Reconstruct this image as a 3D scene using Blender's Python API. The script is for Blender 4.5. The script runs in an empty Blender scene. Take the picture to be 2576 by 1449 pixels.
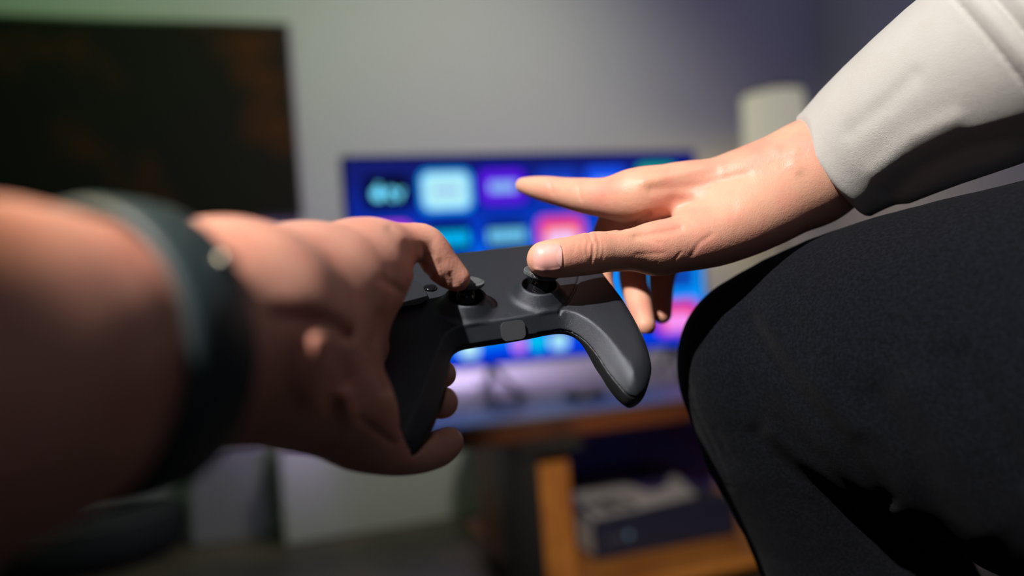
import bpy, bmesh, math, random
import numpy as np
from mathutils import Vector, Matrix
random.seed(5)
PI = math.pi
S = bpy.context.scene
COL = S.collection
FP = 2022.0                       # focal length in pixels of a 2576 px wide frame

# ---------------------------------------------------------------- camera frame
def nrm(a):
    a = np.array(a, float); return a/np.linalg.norm(a)
AX = nrm([6150, 444, -2022])
AZ = np.array([-.0785, .9969, -.02]); AZ = nrm(AZ-(AZ@AX)*AX)
AY = np.cross(AZ, AX)
M = np.array([AX, AY, AZ])        # camera (right, up, back) -> world
CAM = np.array([0, 0, .75])
def ray(px, py): return M@np.array([(px-1288)/FP, -(py-724)/FP, -1.])
def onY(px, py, y): r = ray(px, py); return CAM+r*y/r[1]
def onZ(px, py, z): r = ray(px, py); return CAM+r*(z-.75)/r[2]
def onX(px, py, x): r = ray(px, py); return CAM+r*x/r[0]
def cs(px, py, d): return np.array([(px-1288)/FP*d, -(py-724)/FP*d, d])   # camera frame: right, up, forward
def c2w(P):
    P = np.atleast_2d(P).astype(float)
    return (P*np.array([1, 1, -1]))@M.T+CAM

cam = bpy.data.cameras.new('camera'); camo = bpy.data.objects.new('camera', cam); COL.objects.link(camo)
camo.matrix_world = Matrix.Translation(CAM.tolist())@Matrix(M.tolist()).to_4x4()
cam.sensor_width = 36; cam.lens = 36*FP/2576; cam.clip_start = .01
cam.dof.use_dof = True; cam.dof.focus_distance = .432; cam.dof.aperture_fstop = 2.35
S.camera = camo
S.view_settings.view_transform = 'Standard'; S.view_settings.look = 'None'
S.view_settings.exposure = 0; S.view_settings.gamma = 1; S.view_settings.use_curve_mapping = False

def lin(r, g, b):
    f = lambda c: c/12.92 if c <= .04045 else ((c+.055)/1.055)**2.4
    return (f(r/255), f(g/255), f(b/255))

W = bpy.data.worlds.new('world'); S.world = W; W.use_nodes = True
W.node_tree.nodes['Background'].inputs[0].default_value = (.55, .62, .8, 1)
W.node_tree.nodes['Background'].inputs[1].default_value = .03

def lamp(name, kind, loc, target, energy, color, **kw):
    l = bpy.data.lights.new(name, kind); l.energy = energy; l.color = color
    for k, v in kw.items(): setattr(l, k, v)
    o = bpy.data.objects.new(name, l); COL.objects.link(o)
    o.location = tuple(loc)
    d = Vector(tuple(target))-Vector(tuple(loc))
    o.rotation_euler = d.to_track_quat('-Z', 'Y').to_euler()
    return o
hand_c = c2w(cs(1250, 740, .42))[0]
key_pos = c2w(cs(1250, 740, .42)+1.75*nrm([-.44, .73, -.56]))[0]
lamp('key_spot', 'SPOT', key_pos, c2w(cs(1590, 640, .43))[0], 250, (1, .95, .90), spot_size=math.radians(16.3), spot_blend=.06, shadow_soft_size=.018)
lamp('ceiling_wash', 'SPOT', (1.0, 1.5, 2.35), (.75, 3.1, 1.3), 66, (1, 1, .80), spot_size=math.radians(95), spot_blend=1, shadow_soft_size=.15)
lamp('green_wash', 'AREA', (-.5, 2.0, 2.3), (-.2, 3.1, 1.9), 3.5, (.5, 1, .35), size=.5)
lamp('violet_wash', 'AREA', (1.7, 1.2, 2.2), (2.3, 2.6, 1.3), 3.6, (.36, .3, 1), size=.5)
lamp('fill_left_warm', 'SPOT', c2w([[-.55, .65, .22]])[0], c2w(cs(-60, 560, .185))[0], 16, (1, .70, .16), spot_size=math.radians(17), spot_blend=1, shadow_soft_size=.05)
lamp('room_fill', 'AREA', c2w([[.2, 1.1, -.7]])[0], c2w([[.1, -.05, .5]])[0], 1.1, (.85, .9, 1), size=.9)
lamp('led_bar_light', 'AREA', (.78, 2.125, .60), (.85, 3.1, .42), 4.5, (.72, .55, 1), size=.95, shape='RECTANGLE', size_y=.02, spread=math.radians(70))
lamp('added_table_fill', 'SPOT', (.25, .1, 1.25), (.95, 1.80, .28), 110, (1, .86, .68), spot_size=math.radians(30), spot_blend=.8, shadow_soft_size=.03)  # added spot to brighten shelf, box and table edge; no lamp stands there

# ---------------------------------------------------------------- materials
def mat(name, base=(.5, .5, .5), rough=.5, metal=0, spec=.5, emit=None, estr=1, bump=None, mottle=None, coat=0, sss=None, sheen=0):
    m = bpy.data.materials.new(name); m.use_nodes = True
    nt = m.node_tree; b = nt.nodes['Principled BSDF']; L = nt.links
    b.inputs['Base Color'].default_value = (*base, 1); b.inputs['Roughness'].default_value = rough
    b.inputs['Metallic'].default_value = metal; b.inputs['Specular IOR Level'].default_value = spec
    b.inputs['Coat Weight'].default_value = coat; b.inputs['Sheen Weight'].default_value = sheen
    if sheen: b.inputs['Sheen Roughness'].default_value = .5
    tc = nt.nodes.new('ShaderNodeTexCoord')
    if sss:
        b.inputs['Subsurface Weight'].default_value = sss[0]
        b.inputs['Subsurface Radius'].default_value = sss[1]; b.inputs['Subsurface Scale'].default_value = sss[2]
    if emit:
        b.inputs['Emission Color'].default_value = (*emit, 1); b.inputs['Emission Strength'].default_value = estr
    if mottle:      # (scale, other colour, contrast low, high)
        n = nt.nodes.new('ShaderNodeTexNoise'); n.inputs['Scale'].default_value = mottle[0]; n.inputs['Detail'].default_value = 5
        r = nt.nodes.new('ShaderNodeMapRange'); r.inputs['From Min'].default_value = mottle[2]; r.inputs['From Max'].default_value = mottle[3]
        x = nt.nodes.new('ShaderNodeMix'); x.data_type = 'RGBA'
        x.inputs['A'].default_value = (*base, 1); x.inputs['B'].default_value = (*mottle[1], 1)
        L.new(tc.outputs['Object'], n.inputs['Vector']); L.new(n.outputs['Fac'], r.inputs['Value'])
        L.new(r.outputs['Result'], x.inputs['Factor']); L.new(x.outputs['Result'], b.inputs['Base Color'])
    if bump:        # list of (kind, scale, distance)
        last = None
        for kind, sc, dist in bump:
            if kind == 'noise':
                t = nt.nodes.new('ShaderNodeTexNoise'); t.inputs['Detail'].default_value = 3; out = t.outputs['Fac']
            elif kind == 'wave':
                t = nt.nodes.new('ShaderNodeTexWave'); t.inputs['Distortion'].default_value = 1.5; out = t.outputs['Fac']
            else:
                t = nt.nodes.new('ShaderNodeTexVoronoi'); out = t.outputs['Distance']
            t.inputs['Scale'].default_value = sc
            L.new(tc.outputs['Object'], t.inputs['Vector'])
            bp = nt.nodes.new('ShaderNodeBump'); bp.inputs['Strength'].default_value = 1; bp.inputs['Distance'].default_value = dist
            L.new(out, bp.inputs['Height'])
            if last: L.new(last.outputs['Normal'], bp.inputs['Normal'])
            last = bp
        L.new(last.outputs['Normal'], b.inputs['Normal'])
    return m

# ---------------------------------------------------------------- object helpers
def tag(o, label=None, cat=None, group=None, kind=None):
    if label: o['label'] = label
    if cat: o['category'] = cat
    if group: o['group'] = group
    if kind: o['kind'] = kind
    return o
def empty(name, loc, label, cat, group=None):
    o = bpy.data.objects.new(name, None); COL.objects.link(o); o.location = tuple(loc); o.empty_display_size = .02
    return tag(o, label, cat, group)
bpy.context.view_layer.update()
def mesh(name, verts, faces, m, parent=None, smooth=True):
    me = bpy.data.meshes.new(name)
    me.from_pydata([tuple(v) for v in verts] if not isinstance(verts, np.ndarray) else verts.tolist(), [], faces if not isinstance(faces, np.ndarray) else faces.tolist())
    me.validate(); me.update()
    me.materials.append(m)
    if smooth: me.polygons.foreach_set('use_smooth', [True]*len(me.polygons))
    o = bpy.data.objects.new(name, me); COL.objects.link(o)
    if parent:
        o.parent = parent
        w = Matrix.Identity(4); q = parent; ch = []
        while q: ch.append(q); q = q.parent
        for q in reversed(ch): w = w@q.matrix_parent_inverse@q.matrix_basis
        o.matrix_parent_inverse = w.inverted()
    return o
def from_bm(name, bm, m, parent=None, smooth=False):
    bmesh.ops.recalc_face_normals(bm, faces=bm.faces)
    me = bpy.data.meshes.new(name); bm.to_mesh(me); bm.free(); me.materials.append(m)
    if smooth: me.polygons.foreach_set('use_smooth', [True]*len(me.polygons))
    o = bpy.data.objects.new(name, me); COL.objects.link(o)
    if parent:
        o.parent = parent
        w = Matrix.Identity(4); q = parent; ch = []
        while q: ch.append(q); q = q.parent
        for q in reversed(ch): w = w@q.matrix_parent_inverse@q.matrix_basis
        o.matrix_parent_inverse = w.inverted()
    return o
def box(name, lo, hi, m, parent=None, bev=0, rz=0, piv=None):
    bm = bmesh.new(); bmesh.ops.create_cube(bm, size=1)
    lo = np.array(lo, float); hi = np.array(hi, float)
    for v in bm.verts: v.co = Vector(((lo+hi)/2+np.array(v.co)*(hi-lo)).tolist())
    if bev: bmesh.ops.bevel(bm, geom=bm.edges[:], offset=bev, segments=3, affect='EDGES', profile=.5)
    if rz:
        p = Vector(tuple(piv if piv is not None else (lo+hi)/2))
        bmesh.ops.rotate(bm, cent=p, matrix=Matrix.Rotation(rz, 3, 'Z'), verts=bm.verts)
    return from_bm(name, bm, m, parent)
def lathe(name, prof, c, axis, m, parent=None, seg=48, e1=None, closed=False, sharp=False):
    """prof: (radius, height) pairs; c centre; axis unit vector (world)"""
    a = nrm(axis); e1 = nrm(np.cross(a, [0.3, .2, .9]) if e1 is None else e1); e2 = np.cross(a, e1)
    V = []; Fs = []; n = len(prof)
    for i in range(seg):
        t = 2*PI*i/seg; d = math.cos(t)*e1+math.sin(t)*e2
        for r, h in prof: V.append(np.array(c)+d*r+a*h)
    for i in range(seg):
        j = (i+1) % seg
        for k in range(n if closed else n-1):
            l = (k+1) % n
            Fs.append((i*n+k, j*n+k, j*n+l, i*n+l))
    bm = bmesh.new(); vs = [bm.verts.new(v.tolist()) for v in V]
    for f in Fs:
        try: bm.faces.new([vs[x] for x in f])
        except ValueError: pass
    bmesh.ops.remove_doubles(bm, verts=bm.verts, dist=1e-6)
    o = from_bm(name, bm, m, parent, True)
    if sharp:
        try: o.data.set_sharp_from_angle(angle=math.radians(35))
        except Exception: pass
    return o
def tube(name, pts, r, m, parent=None, seg=10):
    pts = [np.array(p, float) for p in pts]; V = []; Fs = []; n = len(pts)
    for i, p in enumerate(pts):
        t = nrm(pts[min(i+1, n-1)]-pts[max(i-1, 0)])
        a = nrm(np.cross(t, [.13, .37, .92])); b = np.cross(t, a)
        rr = r[i] if isinstance(r, (list, tuple)) else r
        for k in range(seg): V.append(p+rr*(math.cos(2*PI*k/seg)*a+math.sin(2*PI*k/seg)*b))
    for i in range(n-1):
        for k in range(seg):
            l = (k+1) % seg; Fs.append((i*seg+k, i*seg+l, (i+1)*seg+l, (i+1)*seg+k))
    Fs.append(tuple(range(seg))[::-1]); Fs.append(tuple((n-1)*seg+k for k in range(seg)))
    return mesh(name, V, Fs, m, parent)
def plate(name, outline, nvec, th, m, parent=None, smooth=False):
    """flat polygon extruded by th along nvec"""
    n = len(outline); nv = np.array(nvec)*th
    V = [np.array(p) for p in outline]+[np.array(p)+nv for p in outline]
    Fs = [tuple(range(n))[::-1], tuple(range(n, 2*n))]+[(i, (i+1) % n, n+(i+1) % n, n+i) for i in range(n)]
    return mesh(name, V, Fs, m, parent, smooth)
def rrect(cx, cy, w, h, r, k=5):
    P = []
    for (sx, sy, a0) in ((1, 1, 0), (-1, 1, 90), (-1, -1, 180), (1, -1, 270)):
        for i in range(k+1):
            a = math.radians(a0+90*i/k); P.append((cx+sx*(w/2-r)+r*math.cos(a), cy+sy*(h/2-r)+r*math.sin(a)))
    return P

# ---------------------------------------------------------------- implicit surfaces (surface nets)
def smin(a, b, k):
    h = np.clip(.5+.5*(b-a)/k, 0, 1); return b+(a-b)*h-k*h*(1-h)
def smax(a, b, k): return -smin(-a, -b, k)
def cone(P, a, b, ra, rb):
    """exact distance to a round cone (two balls and the cone tangent to both)"""
    ba = b-a; l2 = float(ba@ba); rr = ra-rb; a2 = l2-rr*rr; pa = P-a
    if a2 <= 1e-12:
        c, r = (a, ra) if ra > rb else (b, rb); return np.sqrt(((P-c)**2).sum(1))-r
    il2 = 1/l2; y = pa@ba; z = y-l2
    x2 = np.maximum((pa**2).sum(1)*l2-y*y, 0)*l2; y2 = y*y*l2; z2 = z*z*l2; k = np.sign(rr)*rr*rr*x2
    d = (np.sqrt(x2*a2*il2)+y*rr)*il2-ra
    c1 = np.sign(z)*a2*z2 > k; c2 = (np.sign(y)*a2*y2 < k) & ~c1
    d = np.where(c1, np.sqrt(x2+z2)*il2-rb, d); return np.where(c2, np.sqrt(x2+y2)*il2-ra, d)
def spline(pts, sub):
    pts = [np.array(p, float) for p in pts]
    if sub <= 1 or len(pts) < 3: return pts
    q = [2*pts[0]-pts[1]]+pts+[2*pts[-1]-pts[-2]]; out = []
    for i in range(1, len(q)-2):
        for s in range(sub):
            t = s/sub; p0, p1, p2, p3 = q[i-1:i+3]
            out.append(.5*(2*p1+(p2-p0)*t+(2*p0-5*p1+4*p2-p3)*t*t+(3*p1-p0-3*p2+p3)*t**3))
    out.append(pts[-1]); return out
def chain(pts, sub=3):
    """pts: (px, py, depth, radius px)"""
    Q = spline([np.append(cs(p[0], p[1], p[2]), p[3]/FP*p[2]) for p in pts], sub)
    def f(P):
        r = None
        for a, b in zip(Q[:-1], Q[1:]):
            d = cone(P, a[:3], b[:3], a[3], b[3]); r = d if r is None else np.minimum(r, d)
        return r
    return f
def ball(px, py, d, rx, ry=None, rz=None, rot=0):
    """ellipsoid; rx, ry in px, rz (depth) in metres, rot deg in the view plane"""
    c = cs(px, py, d); ry = ry or rx; R = np.array([rx/FP*d, ry/FP*d, rz or rx/FP*d])
    a = math.radians(rot); E = np.array([[math.cos(a), math.sin(a), 0], [-math.sin(a), math.cos(a), 0], [0, 0, 1]])
    def f(P):
        q = ((P-c)@E.T)/R; k0 = np.sqrt((q**2).sum(1)); k1 = np.sqrt(((q/R)**2).sum(1))+1e-9
        return k0*(k0-1)/k1
    return f
def grooves(items):
    """items: (polyline px, width px, amplitude m, dmin, dmax); positive amp = valley"""
    def f(P):
        x = P[:, 0]/P[:, 2]*FP+1288; y = 724-P[:, 1]/P[:, 2]*FP; r = np.zeros(len(P))
        for pl, w, amp, d0, d1 in items:
            best = np.full(len(P), 1e9)
            for a, b in zip(pl[:-1], pl[1:]):
                a = np.array(a, float); b = np.array(b, float); ab = b-a
                t = np.clip(((x-a[0])*ab[0]+(y-a[1])*ab[1])/(ab@ab), 0, 1)
                best = np.minimum(best, (x-a[0]-t*ab[0])**2+(y-a[1]-t*ab[1])**2)
            r += amp*np.exp(-best/(w*w))*((P[:, 2] > d0) & (P[:, 2] < d1))
        return r
    return f
def wob(P, sc, seed=0):
    rs = np.random.RandomState(seed); r = 0
    for i in range(6):
        k = rs.randn(3)*sc; r = r+np.sin(P@k+rs.rand()*6.28)
    return r/6
def nets(F, lo, hi, h, R=5):
    lo = np.array(lo, float); hi = np.array(hi, float)
    n = (np.ceil((hi-lo)/(h*R)).astype(int)+1)
    g = [lo[i]+h*R*(np.arange(n[i])+.5)-h/2 for i in range(3)]
    G = np.stack(np.meshgrid(*g, indexing='ij'), -1).reshape(-1, 3)
    Cc = F(G).reshape(n)
    V = np.repeat(np.repeat(np.repeat(Cc, R, 0), R, 1), R, 2).astype(np.float32)
    near = np.abs(Cc) < h*R*1.6+.0015
    ix = np.argwhere(near); off = np.stack(np.meshgrid(*[np.arange(R)]*3, indexing='ij'), -1).reshape(-1, 3)
    I = (ix[:, None, :]*R+off[None]).reshape(-1, 3)
    for s in range(0, len(I), 400000):
        J = I[s:s+400000]; V[J[:, 0], J[:, 1], J[:, 2]] = F(lo+J*h)
    V[np.abs(V) < 1e-9] = 1e-9
    ins = V < 0
    a = [slice(None, -1), slice(1, None)]
    cnt = sum(ins[a[i], a[j], a[k]].astype(np.int8) for i in (0, 1) for j in (0, 1) for k in (0, 1))
    act = np.argwhere((cnt > 0) & (cnt < 8))
    idx = np.full(cnt.shape, -1, np.int64); idx[tuple(act.T)] = np.arange(len(act))
    acc = np.zeros((len(act), 3)); num = np.zeros(len(act))
    cor = [np.array(c) for c in [(0, 0, 0), (1, 0, 0), (0, 1, 0), (1, 1, 0), (0, 0, 1), (1, 0, 1), (0, 1, 1), (1, 1, 1)]]
    val = [V[tuple((act+c).T)].astype(float) for c in cor]
    for p, q in [(0, 1), (2, 3), (4, 5), (6, 7), (0, 2), (1, 3), (4, 6), (5, 7), (0, 4), (1, 5), (2, 6), (3, 7)]:
        m = (val[p] < 0) != (val[q] < 0); t = val[p]/(val[p]-val[q]+1e-30)
        pt = cor[p]+(cor[q]-cor[p])*t[:, None]; acc[m] += pt[m]; num[m] += 1
    pos = lo+(act+acc/num[:, None])*h
    quads = []
    for ax in range(3):
        s0 = [slice(None)]*3; s1 = [slice(None)]*3; s0[ax] = slice(None, -1); s1[ax] = slice(1, None)
        A = ins[tuple(s0)]; B = ins[tuple(s1)]
        for e, flip in ((A & ~B, 0), (~A & B, 1)):
            E = np.argwhere(e); b, c = [(1, 2), (2, 0), (0, 1)][ax]
            E = E[(E[:, b] > 0) & (E[:, c] > 0) & (E[:, b] < cnt.shape[b]) & (E[:, c] < cnt.shape[c])]
            db = np.zeros(3, int); db[b] = 1; dc = np.zeros(3, int); dc[c] = 1
            q = np.stack([idx[tuple((E-db-dc).T)], idx[tuple((E-dc).T)], idx[tuple(E.T)], idx[tuple((E-db).T)]], 1)
            q = q[(q >= 0).all(1)]
            quads.append(q if flip == 1 else q[:, ::-1])
    Q = np.concatenate(quads)
    return pos, Q
def implicit(name, F, lo, hi, h, m, parent=None):
    """F in camera-frame metres, meshed and moved to the world"""
    lo = np.array(lo, float); hi = np.array(hi, float); a0 = lo+2.5*h; b0 = hi-2.5*h      # close the ends that leave the block
    pos, Q = nets(lambda P: np.maximum(F(P), np.maximum(a0-P, P-b0).max(1)), lo, hi, h)
    o = mesh(name, c2w(pos), Q, m, parent)
    return o
def trace(F, px, py, d0, d1, n=80):
    ds = np.linspace(d0, d1, n); P = np.array([cs(px, py, d) for d in ds]); v = F(P)
    for i in range(n-1):
        if v[i] > 0 >= v[i+1]:
            d = ds[i]+(ds[i+1]-ds[i])*v[i]/(v[i]-v[i+1]); return cs(px, py, d)
    return cs(px, py, d1)

# ================================================================ SETTING
wall_m = mat('wall_paint', (.50, .50, .50), .85, bump=[('noise', 60, .0008)])
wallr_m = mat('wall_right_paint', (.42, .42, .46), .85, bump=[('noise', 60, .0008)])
floor_m = mat('floor_wood_dark', (.16, .12, .09), .45, mottle=(6, (.10, .08, .065), .4, .6), bump=[('noise', 30, .001)])
WY = 3.1
tag(box('floor', (-2.2, -1.2, -.06), (3.4, WY+.1, 0), floor_m), kind='structure')
tag(box('wall_back', (-2.2, WY, 0), (3.4, WY+.1, 2.6), wall_m), kind='structure')
XR = float(onY(2060, 200, WY)[0])
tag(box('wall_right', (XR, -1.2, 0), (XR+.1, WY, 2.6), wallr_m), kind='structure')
tag(box('wall_left', (-2.3, -1.2, 0), (-2.2, WY, 2.6), wall_m), kind='structure')
tag(box('ceiling', (-2.2, -1.2, 2.6), (3.4, WY+.1, 2.7), wall_m), kind='structure')
tag(box('baseboard_back', (-2.2, WY-.015, 0), (XR, WY, .07), mat('baseboard_paint', (.5, .5, .5), .5), bev=.003), kind='structure')

# ---- dark painting on the wall
pic_canvas = mat('canvas_print', lin(30, 28, 24), .75, spec=.1, mottle=(3.0, lin(92, 48, 16), .50, .8), bump=[('noise', 200, .0006)])
p1 = onY(735, 60, WY-.03); p2 = onY(752, 545, WY-.03)
pr = empty('wall_painting', (p1[0]-.7, WY, p2[2]), 'large dark abstract painting in mottled black and rusty brown hanging on the wall, left', 'painting')
x1 = (p1[0]+p2[0])/2
box('canvas', (x1-1.45, WY-.03, p2[2]+.006), (x1-.006, WY-.002, p1[2]-.006), pic_canvas, pr)
fm = mat('thin_black_frame', (.018, .014, .012), .4)
for lo, hi in [((x1-1.456, WY-.036, p2[2]), (x1, WY-.001, p2[2]+.010)), ((x1-1.456, WY-.036, p1[2]-.010), (x1, WY-.001, p1[2])),
               ((x1-.010, WY-.036, p2[2]+.010), (x1, WY-.001, p1[2]-.010)), ((x1-1.456, WY-.036, p2[2]+.010), (x1-1.446, WY-.001, p1[2]-.010))]:
    box('frame_bar', lo, hi, fm, pr)

# ---- low white storage units on the floor by the wall
white_m = mat('white_lacquer', (.78, .78, .78), .5)
ua = empty('storage_box', (.38, 2.95, 0), 'wide plain white low storage box standing on the floor against the wall', 'box')
box('body', (.063, 2.83, .004), (.80, WY-.02, .33), white_m, ua, bev=.004)
box('lid', (.058, 2.822, .33), (.805, WY-.02, .345), white_m, ua, bev=.003)
ub = empty('storage_box', (-.12, 3.05, 0), 'narrow grey low storage box on the floor, left of the wide white one', 'box')
grey_m = mat('grey_lacquer', (.34, .33, .38), .5)
box('body', (-.235, 3.0, .004), (.018, WY-.02, .33), grey_m, ub, bev=.004)
box('lid', (-.24, 2.994, .33), (.023, WY-.02, .345), grey_m, ub, bev=.003)

# ---- dark tapered bin
bn = np.array([.81, 2.68, 0])
bt = empty('waste_bin', bn, 'dark grey round tapered waste bin on the floor behind the table leg', 'bin')
bin_m = mat('bin_plastic', (.035, .037, .042), .5)
lathe('bin_body', [(.0, .002), (.088, .002), (.094, .01), (.125, .33), (.121, .33), (.09, .02), (0, .016)], bn, (0, 0, 1), bin_m, bt)
lathe('bin_rim', [(.121, .325), (.129, .325), (.130, .337), (.121, .338)], bn, (0, 0, 1), bin_m, bt, closed=True)

# ---- dark round pouf low left
pc = onZ(240, 1400, 0); pc[2] = 0
pf = empty('floor_pouf', pc, 'dark round floor pouf with paler piping, low in the left corner', 'pouf')
pouf_m = mat('pouf_cloth', (.016, .02, .025), .9, bump=[('noise', 300, .0006)])
lathe('cushion', [(0, .002), (.25, .002), (.285, .03), (.30, .09), (.285, .15), (.24, .175), (.12, .185), (0, .186)], pc, (0, 0, 1), pouf_m, pf)
lathe('piping', [(.288+.006*math.cos(a), .15+.006*math.sin(a)) for a in np.linspace(0, 2*PI, 9)[:-1]], pc, (0, 0, 1), mat('piping_grey', (.09, .09, .085), .7), pf, closed=True)

# ================================================================ TABLE
TZ = .50
top_m = mat('table_gloss_top', (.02, .02, .03), .46, spec=1.0, coat=.0); top_m.node_tree.nodes['Principled BSDF'].inputs['IOR'].default_value = 2.3
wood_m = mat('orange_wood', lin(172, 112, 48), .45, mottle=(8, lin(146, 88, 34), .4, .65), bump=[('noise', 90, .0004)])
dark_m = mat('black_steel', (.02, .02, .022), .4, metal=.3)
tf = onZ(1288, 1050, TZ); TY0 = 1.665; TY1 = 2.44; TX0 = .30; TX1 = 1.72
tb = empty('media_table', ((TX0+TX1)/2, 2.04, 0), 'low media table with glossy dark top, orange wood edge and black legs under the television', 'table')
box('table_top', (TX0, TY0, TZ-.008), (TX1, TY1, TZ), top_m, tb, bev=.002)
edge_m = mat('shaded_edge_wood', lin(92, 46, 18), .45, mottle=(7, lin(60, 28, 12), .4, .65))  # orange wood, its colour darkened to hold the shade on the edge
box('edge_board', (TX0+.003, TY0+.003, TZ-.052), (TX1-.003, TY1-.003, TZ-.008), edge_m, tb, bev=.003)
for (lx, ly) in ((.548, TY0+.06), (1.62, TY0+.06), (.735, TY1-.09), (1.62, TY1-.09)):
    lg = box('leg', (lx-.036, ly-.036, .0), (lx+.036, ly+.036, TZ-.052), dark_m, tb, bev=.004)
    box('leg_bracket', (lx-.02, ly-.05, TZ-.085), (lx+.14, ly+.05, TZ-.053), dark_m, lg, bev=.002)
box('side_panel', (.598, TY0+.075, .095), (.675, TY1-.14, TZ-.086), wood_m, tb, bev=.003)
box('lower_shelf', (.59, TY0+.03, .07), (1.58, TY1-.01, .095), wood_m, tb, bev=.003)

# ---- boxed device on the shelf
b0 = np.array([.775, 1.865, .0955]); b1 = np.array([1.185, 2.31, .195])
card_m = mat('navy_card', lin(24, 30, 54), .45)
cwhite = mat('card_white', lin(190, 190, 197), .5); cblue = mat('card_blue', lin(36, 48, 130), .45, mottle=(14, lin(60, 34, 90), .4, .65)); cdark = mat('card_black', lin(28, 24, 30), .5)
bx = empty('product_box', ((b0+b1)/2*np.array([1, 1, 0])+np.array([0, 0, b0[2]])), 'navy cardboard box with white printed top lying on the lower shelf of the table', 'box')
box('carton', b0, b1, card_m, bx, bev=.0015)
def on_top(pl): return [onZ(x, y, b1[2]+.0002) for x, y in pl]
def clampb(p): return np.array([min(max(p[0], b0[0]+.004), b1[0]-.004), min(max(p[1], b0[1]+.004), b1[1]-.004), p[2]])
plate('printed_back_panel', [np.array([b0[0]+.004, b0[1]+.17, b1[2]+.0001]), np.array([b1[0]-.004, b0[1]+.17, b1[2]+.0001]), np.array([b1[0]-.004, b1[1]-.004, b1[2]+.0001]), np.array([b0[0]+.004, b1[1]-.004, b1[2]+.0001])], (0, 0, 1), .0003, cblue, bx)
plate('printed_white_area', [clampb(p) for p in on_top([(1440, 1240), (1492, 1306), (1620, 1278), (1752, 1246), (1752, 1192), (1718, 1176), (1694, 1190), (1680, 1222), (1640, 1238), (1600, 1226), (1560, 1214), (1480, 1226)])], (0, 0, 1), .0006, cwhite, bx)
plate('printed_white_bar', [clampb(p) for p in on_top([(1446, 1202), (1470, 1188), (1572, 1176), (1588, 1190), (1570, 1204), (1455, 1222)])], (0, 0, 1), .0006, cwhite, bx)
def glyph_ring(name, cx, cy, w, h, t):
    o = rrect(cx, cy, w, h, min(w, h)*.35); i = rrect(cx, cy, w-2*t, h-2*t, min(w, h)*.35-t*.6)
    z0, z1 = b1[2]+.0007, b1[2]+.0012; n = len(o)
    V = [(x, y, z1) for x, y in o]+[(x, y, z1) for x, y in i]+[(x, y, z0) for x, y in o]+[(x, y, z0) for x, y in i]
    Fs = []
    for k in range(n):
        l = (k+1) % n; Fs += [(k, l, n+l, n+k), (2*n+k, 2*n+l, l, k), (n+k, n+l, 3*n+l, 3*n+k)]
    return mesh(name, [np.array(v) for v in V], Fs, cdark, bx, False)
gc = onZ(1535, 1270, b1[2])
glyph_ring('glyph', gc[0]-.030, gc[1], .060, .12, .019); glyph_ring('glyph', gc[0]-.030, gc[1]+.026, .056, .062, .015); glyph_ring('glyph', gc[0]+.028, gc[1], .062, .12, .019)
plate('side_label', [np.array([b0[0]-.0003, y, z]) for y, z in ((b0[1]+.01, b0[2]+.012), (b0[1]+.01, b1[2]-.004), (b0[1]+.11, b1[2]-.004), (b0[1]+.11, b0[2]+.012))], (-1, 0, 0), .0004, cwhite, bx)
em = onY(1582, 1346, b0[1]); lathe('emblem', [(0, 0), (.009, 0), (.009, .0006), (0, .0006)], (em[0], b0[1]-.0002, em[2]), (0, -1, 0), mat('emblem_print', lin(110, 150, 190), .5), bx, seg=6)
for k in range(5):
    e = onY(1530+k*8, 1358-k*1.6, b0[1]); box('small_print', (e[0]-.003, b0[1]-.0008, e[2]-.004), (e[0]+.003, b0[1]-.0001, e[2]+.004), mat('small_print', lin(80, 84, 100), .6), bx)

cs2 = empty('storage_case', (1.11, 2.375, .095), 'dark blue violet case standing upright on the lower shelf behind the printed box', 'case')
cm_ = mat('case_blue', lin(62, 76, 200), .5, mottle=(9, lin(90, 50, 150), .4, .65))
box('case_body', (.80, 2.335, .0955), (1.42, 2.415, .33), cm_, cs2, bev=.012)
box('case_lid_seam', (.797, 2.332, .275), (1.423, 2.418, .279), cdark, cs2, bev=.001)
box('case_handle', (1.04, 2.36, .33), (1.18, 2.39, .347), cdark, cs2, bev=.006)

# ================================================================ TELEVISION
TVY = 2.08
c00 = onY(866, 405, TVY); c11 = onY(1786, 852, TVY); cTR = onY(1735, 380, TVY)
tx0, tx1 = c00[0], (c11[0]+cTR[0])/2; tz0, tz1 = onY(1140, 922, TVY)[2]-.0, (c00[2]+cTR[2])/2
tv = empty('television', ((tx0+tx1)/2, TVY+.02, TZ), 'switched-on flat television with a blue home screen of app tiles standing on the table', 'television')
tvb = mat('tv_black_plastic', (.012, .012, .014), .3)
box('housing', (tx0-.008, TVY+.004, tz0-.010), (tx1+.008, TVY+.035, tz1+.008), tvb, tv, bev=.003)
for lo, hi in [((tx0-.008, TVY-.003, tz0-.010), (tx1+.008, TVY+.004, tz0)), ((tx0-.008, TVY-.003, tz1), (tx1+.008, TVY+.004, tz1+.008)),
               ((tx0-.008, TVY-.003, tz0), (tx0, TVY+.004, tz1)), ((tx1, TVY-.003, tz0), (tx1+.008, TVY+.004, tz1))]:
    box('bezel', lo, hi, tvb, tv)
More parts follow.
